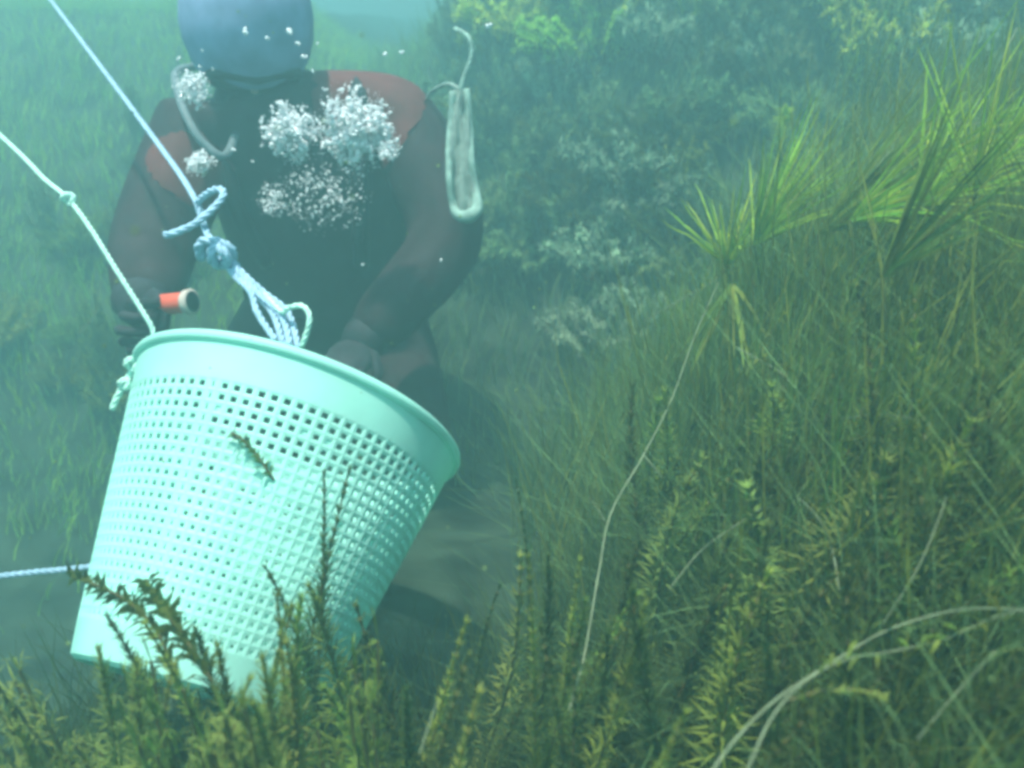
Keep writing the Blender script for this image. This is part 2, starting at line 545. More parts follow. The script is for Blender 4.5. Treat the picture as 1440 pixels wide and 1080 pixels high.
def diver():
    V = Vector
    J = dict(
        pelvis=(V((-.42, 2.03, .22)), .15), belly=(V((-.42, 2.0, .36)), .145), chest=(V((-.42, 1.94, .53)), .16), collar=(V((-.44, 1.89, .66)), .11),
        neck=(V((-.475, 1.85, .72)), .07), skull=(V((-.515, 1.82, .835)), .085),
        shoulder_r=(V((-.625, 1.80, .64)), .105), elbow_r=(V((-.675, 1.63, .46)), .085), wrist_r=(V((-.605, 1.41, .42)), .055),
        shoulder_l=(V((-.225, 1.93, .67)), .105), elbow_l=(V((-.115, 1.76, .45)), .085), wrist_l=(V((-.28, 1.57, .30)), .055),
        hip_r=(V((-.54, 2.0, .19)), .12), knee_r=(V((-.62, 1.60, .05)), .085), ankle_r=(V((-.58, 1.97, -.06)), .055), toe_r=(V((-.58, 2.17, -.03)), .04),
        hip_l=(V((-.30, 2.02, .19)), .12), knee_l=(V((-.20, 1.64, .05)), .085), ankle_l=(V((-.27, 2.0, -.06)), .055), toe_l=(V((-.27, 2.2, -.03)), .04))
    E = [('pelvis', 'belly'), ('belly', 'chest'), ('chest', 'collar'), ('collar', 'neck'), ('neck', 'skull'),
         ('collar', 'shoulder_r'), ('shoulder_r', 'elbow_r'), ('elbow_r', 'wrist_r'), ('collar', 'shoulder_l'), ('shoulder_l', 'elbow_l'), ('elbow_l', 'wrist_l'),
         ('pelvis', 'hip_r'), ('hip_r', 'knee_r'), ('knee_r', 'ankle_r'), ('ankle_r', 'toe_r'), ('pelvis', 'hip_l'), ('hip_l', 'knee_l'), ('knee_l', 'ankle_l'), ('ankle_l', 'toe_l')]
    m = skin_mesh(J, E, 'pelvis', 3)
    body = link('person', m, M['suit'])
    tag(body, 'person in a dark diving suit with red shoulders bending behind the white basket', 'person')
    # red shoulder panels: a shell over the suit's own faces
    for sn, wide in (('shoulder_r', 0.085), ('shoulder_l', 0.125)):
        c = J[sn][0]
        el = J['elbow_r' if sn.endswith('r') else 'elbow_l'][0]
        ctr = c + V((-.07, -.06, .02)) if sn.endswith('l') else c.lerp(el, 0.3) + V((.03, -.04, 0))
        b = MB()
        for p in m.polygons:
            if (p.center - ctr).length < wide:
                q4 = []
                for i in p.vertices:
                    v_ = m.vertices[i].co + m.vertices[i].normal * .004
                    q4.append(ctr + (v_ - ctr) * min(1, wide / (v_ - ctr).length))
                b.face(q4)
        bb = bmesh.new(); tmp = b.mesh('shoulder_panel'); bb.from_mesh(tmp)
        bmesh.ops.remove_doubles(bb, verts=bb.verts, dist=.0005)
        bb.to_mesh(tmp); bb.free()
        tmp.polygons.foreach_set('use_smooth', [True] * len(tmp.polygons))
        link('shoulder_panel', tmp, M['red'], body)
    # hood with a face opening
    hc = J['skull'][0] + V((0, 0, .015))
    face_dir = V((0.10, -.30, -.95)).normalized()
    q = face_dir.to_track_quat('-Y', 'Z').to_matrix()
    hc = hc + V((.012, 0, .01))
    hood = MB(); hood.ellipsoid((0, 0, 0), (.124, .150, .158), 28, 20)
    keep = []
    for f in hood.f:
        cc = sum((V(hood.v[i]) for i in f), V()) / 4
        if not (cc.y < -.075 and abs(cc.x) < .07 and -.095 < cc.z < .055): keep.append(f)
    hood.f = keep
    hood.v = [tuple(hc + q @ (V(v) * (1 + .02 * noise.noise(V(v) * 30)))) for v in hood.v]
    hood.build('hood', M['hood'], body, True)
    fc = MB()
    fc.ellipsoid(hc + q @ V((0, -.012, -.012)), (.088, .108, .118), 20, 14, q)
    fc.ellipsoid(hc + q @ V((0, -.125, -.01)), (.014, .02, .026), 10, 8, q)     # nose
    fc.ellipsoid(hc + q @ V((0, -.112, -.062)), (.026, .012, .008), 10, 6, q)    # lips
    fc.build('face', M['skin'], body, True)
    mk = MB()
    ring = [(.082 * math.cos(a) * (abs(math.cos(a)) ** -.25 if abs(math.cos(a)) > .2 else 1.35), .048 * math.sin(a)) for a in [2 * math.pi * k / 24 for k in range(24)]]
    mk.tube([hc + q @ V((max(-.085, min(.085, x)), -.13 + abs(x) * .25, z + .022)) for x, z in ring + ring[:1]], .010, 8, False)
    mask = mk.build('mask', M['rubber'], body, True)
    ln = MB()
    pts = [hc + q @ V((max(-.083, min(.083, x)), -.131 + abs(x) * .25, z + .022)) for x, z in ring]
    ctr = hc + q @ V((0, -.136, .022))
    for k in range(24): ln.face([ctr, pts[k], pts[(k + 1) % 24]])
    ln.build('lens', M['lens'], mask, True)
    rg = MB()
    rg.ellipsoid(hc + q @ V((0, -.165, -.072)), (.036, .024, .034), 16, 10, q)
    rg.tube([hc + q @ V((-.05, -.152, -.095)), hc + q @ V((.05, -.152, -.095))], .014, 10)
    reg = rg.build('regulator', M['rubber'], body, True)
    hs = MB()
    hs.tube(spline([hc + q @ V((-.03, -.165, -.07)), at(318, 218, 1.62), at(290, 205, 1.60), at(268, 175, 1.60), at(252, 135, 1.64), at(250, 100, 1.8), at(300, 90, 2.0)]), .008, 8)
    hs.build('hose', M['hose'], reg, True)
    # vest, harness and cylinder
    vs = MB()
    prof = [(J['pelvis'][0] + V((0, 0, .03)), .20, .165), (J['belly'][0], .205, .17), (J['chest'][0], .225, .175), (J['collar'][0] + V((0, .01, -.03)), .175, .14)]
    segs = 28
    for c, rx, ry in prof:
        for k in range(segs):
            a = 2 * math.pi * k / segs
            wv = 1 + .05 * math.sin(a * 5 + c.z * 9)
            vs.v.append((c.x + rx * wv * math.cos(a), c.y + ry * wv * math.sin(a), c.z))
    for i in range(len(prof) - 1):
        for k in range(segs):
            k2 = (k + 1) % segs
            vs.f.append((i * segs + k, i * segs + k2, (i + 1) * segs + k2, (i + 1) * segs + k))
    vest = vs.build('buoyancy_vest', M['suit'], body, True)
    for sx in (-1, 1):
        st = MB()
        st.tube(spline([V((-.42 + sx * .10, 1.84, .38)), V((-.42 + sx * .12, 1.755, .50)), V((-.43 + sx * .13, 1.76, .62)), V((-.44 + sx * .13, 1.86, .74)), V((-.44 + sx * .11, 2.02, .70))]), .017, 8)
        st.build('harness_strap', M['rubber'], vest, True)
    cy = MB()
    a0, a1 = V((-.42, 2.26, .16)), V((-.47, 2.13, .70))
    ax = (a1 - a0).normalized()
    cy.tube([a0, a0 + ax * .03, a1 - ax * .06, a1 - ax * .02, a1], [.06, .088, .088, .065, .03], 20)
    cyl = cy.build('air_cylinder', M['steel'], body, True)
    vl = MB(); vl.tube([a1, a1 + ax * .05], .018, 10); vl.tube([a1 + ax * .03 - V((.05, 0, 0)), a1 + ax * .03 + V((.05, 0, 0))], .013, 10)
    vl.build('valve', M['hose'], cyl, True)
    inf = MB()
    inf.tube(spline([a1 + ax * .03, V((-.34, 2.05, .74)), V((-.30, 1.86, .74)), V((-.29, 1.75, .60)), V((-.31, 1.75, .45))]), .012, 8)
    inf.build('inflator_hose', M['rubber'], body, True)
    # gloves: palm and five bent fingers
    def glove(wr, aim, side, curl):
        aim = aim.normalized(); side = (side - aim * side.dot(aim)).normalized(); nrm = aim.cross(side)
        g = MB()
        rotm = Matrix((side, aim, nrm)).transposed()
        g.ellipsoid(wr + aim * .055, (.043, .058, .02), 14, 10, rotm)
        g.tube([wr - aim * .05, wr - aim * .01, wr + aim * .02], [.047, .044, .036], 14)
        for k, (o_, l) in enumerate(((-.032, .070), (-.011, .080), (.011, .075), (.031, .060))):
            p = wr + aim * (.092 - abs(o_) * .25) + side * o_
            d, pts, rr = aim.copy(), [p - aim * .03], [.010]
            pts.append(p); rr.append(.0105)
            ang = 0
            for f_ in (.45, .32, .23):
                ang += curl
                d = (aim * math.cos(ang) + nrm * math.sin(ang))
                p = p + d * l * f_
                pts.append(p); rr.append(.0095 - .001 * len(pts) * .3)
            pts.append(p + d * .005); rr.append(.004)
            g.tube(pts, rr, 8)
        p = wr + aim * .03 - side * .036
        g.tube([wr + aim * .02 - side * .02, p, p + (aim * .6 - side * .6 + nrm * .5).normalized() * .032, p + (aim * .9 - side * .5 + nrm * .9).normalized() * .058], [.012, .0125, .0105, .007], 8)
        return g.build('glove', M['glove'], body, True)
    glove(J['wrist_r'][0], V((.40, -.6, -.02)), V((.2, .1, 1)), .75)
    glove(J['wrist_l'][0], V((-.25, -.75, -.2)), V((-1, .1, .2)), .6)
    for sx, kx in (('r', -.58), ('l', -.27)):
        f = MB()
        pr = [(0, .045), (.1, .06), (.25, .085), (.42, .105), (.45, .095)]
        for t_, ww in pr:
            for zz in (.006, -.006):
                f.v.append((kx - ww, 2.15 + t_, -.05 + t_ * .1 + zz)); f.v.append((kx + ww, 2.15 + t_, -.05 + t_ * .1 + zz))
        for i in range(4):
            b_ = i * 4
            f.f += [(b_, b_ + 1, b_ + 5, b_ + 4), (b_ + 3, b_ + 2, b_ + 6, b_ + 7), (b_, b_ + 4, b_ + 6, b_ + 2), (b_ + 1, b_ + 3, b_ + 7, b_ + 5)]
        f.f += [(0, 2, 3, 1), (16, 17, 19, 18)]
        f.build('fin', M['rubber'], body)
    return body, J, hc, q


PERSON, J, HC, HQ = diver()

# torch in the right hand
def torch():
    p = at(226, 429, 1.40)
    o = thing('dive_torch', p, 'small orange red torch with pale end ring at the diver\'s hand', 'torch')
    ax = (at(272, 424, 1.38) - p)
    b = MB(); b.tube([ax * 0, ax * .08, ax * .72, ax * .76], [.013, .017, .0165, .0145], 16); b.build('torch_body', M['torch'], o, True)
    b = MB(); b.tube([ax * .76, ax * .80, ax * .95, ax * .98], [.0175, .0195, .0205, .017], 16); bz = b.build('bezel', M['cuff'], o, True)
    b = MB(); b.tube([ax * .98, ax * .99], [.0165, .014], 16); b.build('lens', M['lens'], bz, True)


torch()

# pale sling hanging by a cord
def sling():
    d = 1.62
    o = thing('hanging_sling', at(650, 130, d), 'long pale green webbing loop hanging by a cord beside the diver', 'strap')
    def Lc(px, py, dd=0): return at(px, py, d + dd) - o.location
    b = MB()
    out = [Lc(637, 128), Lc(634, 170, .01), Lc(631, 215, .0), Lc(632, 255, -.01), Lc(637, 288), Lc(645, 303, -.01), Lc(660, 304, -.01), Lc(671, 292), Lc(668, 262, .01), Lc(663, 225), Lc(661, 185, .01), Lc(658, 145), Lc(656, 126)]
    path = spline(out, 6)
    n = len(path)
    rr = [.0065 + .007 * max(0, 1 - abs(i / n - .5) * 5) for i in range(n)]
    b.tube(path, rr, 8)
    b.build('webbing_edge', M['strap'], o, True)
    b = MB()
    rows = [(636, 657, 126), (635, 659, 160), (633, 661, 200), (632, 664, 240), (635, 669, 275), (643, 665, 300)]
    grid = []
    rnd = random.Random(3)
    for x0, x1, y in rows:
        for k in range(6):
            grid.append(Lc(x0 + (x1 - x0) * k / 5, y, .012 * math.sin(k * 1.7 + y * .05)))
    for side in (0, 1):
        b.v += [tuple(g + fwd * (.004 * side)) for g in grid]
    for s_ in (0, 1):
        for j in range(len(rows) - 1):
            for k in range(5):
                a = s_ * len(grid) + j * 6 + k
                b.f.append((a, a + 1, a + 7, a + 6) if s_ else (a + 6, a + 7, a + 1, a))
    b.build('webbing', M['strap_mesh'], o, True)
    laid_rope([Lc(648, 126), Lc(630, 118, .08), Lc(608, 128, .15), Lc(596, 145, .2)], .004).build('cord', M['strap_mesh'], o, True)
    laid_rope([Lc(647, 128), Lc(652, 108), Lc(660, 88), Lc(663, 70), Lc(657, 50), Lc(640, 40, .05)], .0045).build('cord', M['strap'], o, True)


sling()

# ------------------------------------------------------------------ bubbles
def bubble_mesh(seed, n, ext, r0, r1, core=0.5):
    rnd = random.Random(seed)
    b = MB()
    for i in range(n):
        while True:
            p = Vector((rnd.uniform(-1, 1), rnd.uniform(-1, 1), rnd.uniform(-1, 1)))
            if p.length < 1: break
        p = p * (p.length ** core)
        p = p + Vector((noise.noise(p * 2.2 + Vector((seed, 0, 0))), noise.noise(p * 2.2 + Vector((0, seed, 5))), noise.noise(p * 2.2 + Vector((3, 0, seed))))) * .55
        r_ = (r0 * .8 + (r1 - r0) * rnd.random() ** 4 * 1.1) * (1.7 - .95 * p.length)
        q = Quaternion((rnd.gauss(0, 1), rnd.gauss(0, 1), rnd.gauss(0, 1), rnd.gauss(0, 1))).normalized().to_matrix()
        b.ellipsoid((p.x * ext[0], p.y * ext[1], p.z * ext[2]), (r_, r_, r_ * rnd.uniform(.35, .8)), 6, 4, q, .12, rnd)
    return b.mesh('bubble_cluster', True)


def bubbles():
    spec = [  # px, py, depth, half extents in px, count, label
        (408, 186, 1.52, (40, 40), 1500, 0.0018, .0062, 'bright round burst of exhaled bubbles, the smaller of the pair before the chest'),
        (500, 180, 1.50, (57, 53), 2600, 0.0018, .0066, 'largest bright burst of exhaled bubbles in front of the red shoulder'),
        (545, 212, 1.50, (15, 14), 260, 0.002, .0045, 'little knob of bubbles trailing off the largest burst'),
        (272, 124, 1.50, (23, 26), 600, 0.0018, .005, 'small white bubble burst beside the hood, above the red arm'),
        (281, 228, 1.48, (18, 16), 360, 0.0018, .0045, 'small slanting bubble streak just above the rope loop'),
        (385, 282, 1.62, (24, 24), 240, 0.0016, .004, 'faint patch of bubbles low before the dark vest'),
        (455, 275, 1.66, (60, 50), 520, 0.0015, .0038, 'faint wide scatter of bubbles under the largest burst'),
    ]
    for k, (px, py, d, (ex, ey), n, r0, r1, lab) in enumerate(spec):
        m = bubble_mesh(k + 5, n, (ex / FPX * d, .045, ey / FPX * d), r0, r1, .75 if k < 5 else .05)
        o = link('bubble_cluster', m, M['bubble'])
        o.location = at(px, py, d)
        tag(o, lab, 'bubbles', 'bursts of exhaled bubbles round the diver', 'stuff')
    b = bubble_mesh(77, 5, (.008, .006, .01), .003, .006, 0)
    b.name = 'bubble'
    rnd = random.Random(2)
    for px, py, s_ in ((345, 40, 1.3), (376, 55, .8), (411, 44, 1.3), (419, 60, .9), (430, 78, 1.0), (440, 98, .6), (541, 75, .8), (566, 72, .8), (690, 37, 1.1), (250, 82, .7), (330, 209, .8), (354, 226, .5), (285, 70, .5), (300, 96, .5), (620, 366, .6), (510, 372, .5), (448, 60, .5)):
        o = link('bubble', b, M['bubble'])
        o.location = at(px, py, 1.45)
        o.scale = (s_ * .75,) * 3
        o.rotation_euler = (rnd.uniform(0, 3), rnd.uniform(0, 3), rnd.uniform(0, 3))
        tag(o, 'tiny white bubble drifting around the diver', 'bubble', 'single bubbles rising round the diver')


bubbles()

# ------------------------------------------------------------------ waterweed: kinds
def shoot_pair(h, seed, gap=.011, per=7, leaf=.024, wd=.0028, bend=.12, open_=.55):
    """Stem and whorled leaves of one shoot, base at the origin."""
    rnd = random.Random(seed)
    bx, by = rnd.uniform(-bend, bend), rnd.uniform(-bend, bend)
    wob = rnd.uniform(0, 6)
    def pos(t): return Vector((bx * h * t * t + .012 * math.sin(wob + t * 5) * t, by * h * t * t + .012 * math.cos(wob + t * 4) * t, h * t))
    st = MB()
    st.tube([pos(k / 9) for k in range(10)], [.0017 * (1 - .6 * k / 9) for k in range(10)], 5)
    lv = MB()
    n = int(h / gap)
    for i in range(int(n * .12), n + 1):
        t = i / n
        p = pos(t)
        tan = (pos(min(1, t + .02)) - pos(max(0, t - .02))).normalized()
        sz = leaf * (0.55 + .45 * math.sin(math.pi * min(1, t * 1.1) ** .8)) * rnd.uniform(.8, 1.15)
        if t > .9: sz *= .8
        op = open_ * (1 - .65 * max(0, t - .7) / .3) + rnd.uniform(-.1, .1)
        a0 = rnd.uniform(0, 6)
        for k in range(per):
            if rnd.random() < .12: continue
            a = a0 + 2 * math.pi * k / per + rnd.uniform(-.2, .2)
            o_ = tan.orthogonal().normalized(); o2 = tan.cross(o_)
            rad_ = o_ * math.cos(a) + o2 * math.sin(a)
            dr = rad_ * math.sin(op * 1.5) + tan * math.cos(op * 1.5)
            lv.leaf(p, dr, sz * rnd.uniform(.8, 1.15), wd, rnd.uniform(.05, .4), rad_.cross(tan))
    return st.mesh('stem', True), lv.mesh('leaves')


SHOOTS = {}
for hh in (.18, .26, .34, .44, .55):
    SHOOTS[hh] = [shoot_pair(hh, int(hh * 1000) + k, leaf=.026 + .005 * k, wd=.0024, per=9, gap=.0085 + .002 * (k % 2), bend=.22, open_=.45 + .12 * k) for k in range(3)]


def put_shoot(base, h, rz, lean=(0, 0), mat='weed', label=None, group=None, var=None, name='waterweed_shoot', stem='stem_dark', fat=1.0):
    hh = min(SHOOTS, key=lambda q_: abs(q_ - h))
    k = var if var is not None else random.randrange(3)
    st, lv = SHOOTS[hh][k]
    o = thing(name, base, label, 'waterweed', group, (lean[0], lean[1], rz))
    s_ = h / hh
    o.scale = (s_ * fat, s_ * fat, s_)
    for nm, me, mt in (('stem', st, stem), ('leaves', lv, mat)):
        c = bpy.data.objects.new(nm, me)
        C.objects.link(c)
        c.parent = o
        if not me.materials: me.materials.append(M[mt])
        c.material_slots[0].link = 'OBJECT'
        c.material_slots[0].material = M[mt]
        if nm == 'leaves': c['kind'] = 'stuff'
    return o


def tip_shoot(px, py, d, **kw):
    """A shoot rooted on the bed whose tip reaches the given place."""
    t = lift(at(px, py, d), .17)
    lean = kw.pop('off', (0, 0))
    g = Vector((t.x - lean[0], t.y - lean[1], 0))
    g.z = height(g.x, g.y) - .01
    v = t - g
    o = put_shoot(g, v.length, random.uniform(0, 6), **kw)
    qq = v.to_track_quat('Z', 'Y') @ Quaternion((0, 0, 1), random.uniform(0, 6))
    o.rotation_euler = qq.to_euler()
    return o


def hair_grass(name, n, region, hmin, hmax, wd, lean, label, seed, mat='grass', accept=None, segs=3, wild=.35):
    rnd = random.Random(seed)
    b = MB()
    x0, x1, y0, y1 = region
    c = 0
    tries = 0
    while c < n and tries < n * 8:
        tries += 1
        x, y = rnd.uniform(x0, x1), rnd.uniform(y0, y1)
        if accept and rnd.random() > accept(x, y): continue
        c += 1
        cl = noise.noise(Vector((x * 5, y * 5, seed)))
        h = rnd.uniform(hmin, hmax) * (1 + .5 * cl)
        z = height(x, y) - .005
        a = rnd.uniform(0, 6.28)
        lx = lean[0] * h + math.cos(a) * h * wild + noise.noise(Vector((x * 3, y * 3, 1.5))) * h * .5
        ly = lean[1] * h + math.sin(a) * h * wild + noise.noise(Vector((x * 3, y * 3, 7.5))) * h * .5
        pts = []
        for k in range(segs + 1):
            t = k / segs
            wv = .07 * h * t * math.sin(a * 9 + t * 5.5)
            pts.append(Vector((x + lx * t ** 1.6 + wv * math.sin(a), y + ly * t ** 1.6 + wv * math.cos(a), z + h * (t - .12 * t * t * (abs(lx) + abs(ly)) / h))))
        b.blade(pts, wd * rnd.uniform(.6, 1.4), Vector((math.cos(a * 3), math.sin(a * 3), 0)))
    o = b.build(name, M[mat])
    tag(o, label, 'waterweed', None, 'stuff')
    return o


def behind_free(x, y):
    """Keep the diver's hollow and the basket's foot fairly open."""
    dx, dy = (x + .42) / .45, (y - 1.85) / .35
    return 0.4 if dx * dx + dy * dy < 1 else 1


random.seed(11)
hair_grass('tangled_weed', 13000, (0.0, 1.35, .25, 1.7), .10, .28, .0015, (-.1, -.15), 'pale silted strands tangled through the right bank', 37, 'weed_pale', accept=lambda x, y: sstep(-.02, .2, x), segs=6, wild=.8)
hair_grass('long_weed', 6500, (0.0, 1.35, .25, 1.7), .18, .36, .0026, (.22, .0), 'long thin paler blades standing out of the right bank', 31, 'weed', accept=lambda x, y: sstep(-.02, .15, x), segs=5)
hair_grass('hair_weed', 30000, (0.0, 1.35, .2, 1.75), .08, .27, .0022, (.25, .05), 'fine dark green hair weed covering the near right bank', 1, accept=lambda x, y: sstep(-.02, .22, x + .05 * (y - 1)))
hair_grass('meadow_weed', 42000, (-4.5, -.3, 1.5, 5.5), .03, .10, .004, (.1, .1), 'soft green low weed over the far left meadow', 2, 'weed_bright', accept=lambda x, y: .08 if x > -1.5 and y < 1.9 else behind_free(x, y))
hair_grass('slope_weed', 20000, (-.6, 3.6, 1.7, 4.2), .06, .18, .005, (.05, -.1), 'low silted weed on the dark slope beyond the bank', 3, 'weed_pale', accept=behind_free)
hair_grass('mound_weed', 9000, (-.75, .30, .38, .95), .05, .24, .0024, (.05, .05), 'mossy weed on the mound below the basket and camera', 4, 'weed_dark', accept=lambda x, y: .2 if (x + .33) ** 2 + (y - .85) ** 2 < .03 else 1)

# tall whorled shoots in front of the basket
FRONT = [
    (246, 800, .80, 'weed_dark', 'slim dark weed shoot against the lower left of the basket'),
    (368, 712, .80, 'weed_dark', 'tallest dark weed shoot standing before the middle of the basket'),
    (416, 762, .79, 'weed_dark', 'dark weed shoot just right of the tallest one before the basket'),
    (497, 792, .82, 'weed_dark', 'thin weed shoot before the right side of the basket'),
    (345, 800, .76, 'weed', None), (455, 842, .74, 'weed', None), (325, 905, .70, 'weed', None), (292, 880, .74, 'weed_dark', None), (395, 860, .70, 'weed', None),
    (430, 930, .62, 'weed_yellow', None), (470, 905, .68, 'weed', None), (520, 880, .76, 'weed_dark', None), (545, 925, .74, 'weed', None), (505, 960, .66, 'weed_dark', None),
    (270, 930, .70, 'weed', None), (360, 960, .62, 'weed_yellow', None), (235, 925, .68, 'weed', None), (175, 930, .66, 'weed_yellow', None), (130, 945, .66, 'weed_yellow', None), (85, 985, .66, 'weed_yellow', None),
    (205, 960, .60, 'weed_yellow', None), (150, 985, .58, 'weed_yellow', None), (300, 985, .60, 'weed', None), (390, 985, .58, 'weed_yellow', None), (450, 990, .58, 'weed_yellow', None), (240, 1000, .60, 'weed', None),
    (60, 1030, .62, 'weed_yellow', None), (330, 1010, .62, 'weed_dark', None), (560, 1000, .66, 'weed_dark', None), (600, 950, .74, 'weed_dark', None), (640, 990, .70, 'weed_dark', None),
]
for px, py, d, mt, lab in FRONT:
    tip_shoot(px, py, d, mat=mt, off=(random.uniform(-.05, .05), random.uniform(-.05, .03)),
              label=lab or ('yellowish weed shoot in the thicket under the left corner of the basket' if px < 260 else
                         'olive weed shoot in the thicket before the middle of the basket' if px < 480 else
                         'dark weed shoot in the thicket right of the basket foot'), group='weed shoots before the basket')

# whorled shoots over the right bank
BANK = [
    (1085, 690, .74, 'weed_yellow', 'fuzzy upright weed column left of the pale curved blade', 1.7),
    (1215, 665, .76, 'weed_yellow', 'fuzzy yellow green weed column right of the pale curved blade', 1.7),
    (960, 640, .84, 'weed_yellow', 'weed shoot on the bank close beside the long pale stem', 1.2),
    (752, 808, .84, 'weed_yellow', 'lone olive weed spike at the left foot of the bank', 1.0),
    (1130, 560, .92, 'weed', None, 1.1), (1330, 590, .86, 'weed', None, 1.2), (1390, 470, .92, 'weed', None, 1.1), (1040, 590, .90, 'weed', None, 1.1), (890, 760, .82, 'weed_dark', None, 1), (840, 870, .78, 'weed_dark', None, 1),
    (1000, 800, .72, 'weed_dark', None, 1.1), (1150, 800, .68, 'weed_dark', None, 1.2), (1290, 760, .72, 'weed_dark', None, 1.1), (1370, 700, .76, 'weed', None, 1.1), (1260, 560, .90, 'weed', None, 1),
    (930, 860, .70, 'weed_dark', None, 1), (700, 900, .80, 'weed_dark', None, 1), (660, 860, .86, 'weed_dark', None, .9), (770, 900, .74, 'weed', None, 1), (1060, 840, .64, 'weed', None, 1.3), (1200, 860, .62, 'weed_dark', None, 1),
    (1340, 880, .60, 'weed_dark', None, 1), (800, 980, .66, 'weed_dark', None, 1), (900, 970, .62, 'weed_dark', None, 1), (1000, 960, .58, 'weed_dark', None, 1),
]
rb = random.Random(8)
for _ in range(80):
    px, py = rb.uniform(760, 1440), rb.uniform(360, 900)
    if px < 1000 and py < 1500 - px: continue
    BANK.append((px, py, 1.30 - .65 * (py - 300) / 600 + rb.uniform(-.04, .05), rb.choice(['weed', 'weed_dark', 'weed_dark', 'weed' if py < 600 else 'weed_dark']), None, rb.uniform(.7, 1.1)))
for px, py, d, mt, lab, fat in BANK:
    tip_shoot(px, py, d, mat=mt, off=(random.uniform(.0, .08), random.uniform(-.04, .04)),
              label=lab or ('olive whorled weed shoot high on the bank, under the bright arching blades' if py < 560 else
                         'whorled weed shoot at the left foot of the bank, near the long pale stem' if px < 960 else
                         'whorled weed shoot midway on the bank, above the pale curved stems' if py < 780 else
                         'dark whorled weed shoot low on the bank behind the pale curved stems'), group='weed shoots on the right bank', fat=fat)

# ------------------------------------------------------------------ tufts, stems, bushes
def tuft(px, py, d, n, lmin, lmax, spread, label, mat='weed_bright', seed=0, lean=(0, 0, 1), wd=.006, droop=.35):
    rnd = random.Random(seed)
    base = lift(at(px, py, d), .20)
    o = thing('grass_tuft', base, label, 'water plant')
    ax = Vector(lean).normalized()
    for k in range(n):
        a = rnd.uniform(0, 6.28)
        o_ = ax.orthogonal().normalized(); o2 = ax.cross(o_)
        dr = (ax + (o_ * math.cos(a) + o2 * math.sin(a)) * rnd.uniform(.1, spread)).normalized()
        l = rnd.uniform(lmin, lmax)
        pts = [dr * l * (t / 5) - Vector((0, 0, 1)) * droop * l * (t / 5) ** 2 * rnd.uniform(.6, 1.2) * (1 - abs(dr.z)) for t in range(6)]
        b = MB()
        sd = dr.cross(fwd); sd = (sd if sd.length > .1 else right).normalized()
        # a folded blade: two ribbons that meet in a keel
        b.blade(pts, wd, sd); b.blade([p + fwd * .0012 for p in pts], wd * .8, (sd + fwd * .5).normalized())
        b.build('blade', M[mat], o)
    # stalk down to the bed
    g = Vector((base.x + .03, base.y, height(base.x + .03, base.y) - .01))
    if base.z > g.z + .01:
        b = MB(); b.tube([Vector(), (g - base) * .5 + Vector((.01, 0, 0)), g - base], [.002, .002, .0015], 6); b.build('stalk', M['weed_dark'], o, True)
    return o


tuft(1022, 372, 1.22, 50, .05, .15, 1.2, 'bright green grass tuft of radiating blades on the bank top', seed=5, lean=(-.1, -.2, 1), wd=.0042, droop=.5)
tuft(1030, 400, 1.20, 16, .06, .14, 1.3, 'duller blades hanging just under the bright grass tuft', seed=6, mat='weed', lean=(-.2, -.5, -.6))
tuft(1060, 345, 1.24, 60, .08, .22, .8, 'soft olive blades right behind the bright grass tuft', seed=9, mat='weed_bright', lean=(.5, .1, 1), wd=.0035)
tuft(1150, 330, 1.34, 40, .14, .26, .45, 'leaning olive blades sweeping up towards the frame corner', seed=12, mat='weed', lean=(1, 0, .8), wd=.003)
tuft(1195, 310, 1.22, 44, .14, .34, .6, 'long arching green blades over the right end of the bank', seed=13, lean=(1, -.1, .75), wd=.0024, droop=.8)
tuft(1290, 290, 1.15, 42, .06, .22, .9, 'bright sunlit blades near the right edge of the bank top', seed=14, lean=(.8, 0, 1), wd=.0026)
tuft(1370, 270, 1.12, 36, .06, .2, 1.1, 'rightmost bright blades, cut by the right edge of view', seed=15, lean=(.3, 0, 1), wd=.0026)
tuft(1240, 390, 1.15, 26, .12, .22, .6, 'dull green blades under the arching ones on the bank', seed=16, mat='weed', lean=(.6, 0, 1), wd=.004)


def bare_stem(pts, r0, r1, label, leaves=0, seed=0, mat='stem', branch=()):
    r0, r1 = r0 * .4, r1 * .4
    pts = [lift(p, .16) for p in pts]
    branch = [[lift(p, .16) for p in br] for br in branch]
    o = thing('bare_stem', pts[0], label, 'plant stem')
    path = [p - pts[0] for p in spline(pts, 8)]
    b = MB(); n = len(path)
    b.tube(path, [r0 + (r1 - r0) * i / n for i in range(n)], 7)
    b.build('stem', M[mat], o, True)
    for br in branch:
        b = MB(); pb = [p - pts[0] for p in spline(br, 6)]
        b.tube(pb, [r1 * .9 - r1 * .4 * i / len(pb) for i in range(len(pb))], 6); b.build('twig', M[mat], o, True)
    rnd = random.Random(seed)
    for k in range(leaves):
        i = rnd.randrange(n // 3, n)
        b = MB()
        dr = Vector((rnd.uniform(-1, 1), rnd.uniform(-1, 1), rnd.uniform(-.4, 1)))
        b.leaf(path[i], dr, rnd.uniform(.008, .018), .003, .3); b.leaf(path[i] + Vector((0, 0, .0008)), dr, rnd.uniform(.008, .014), .0025, .2)
        b.build('leaf', M['weed'], o)
    return o


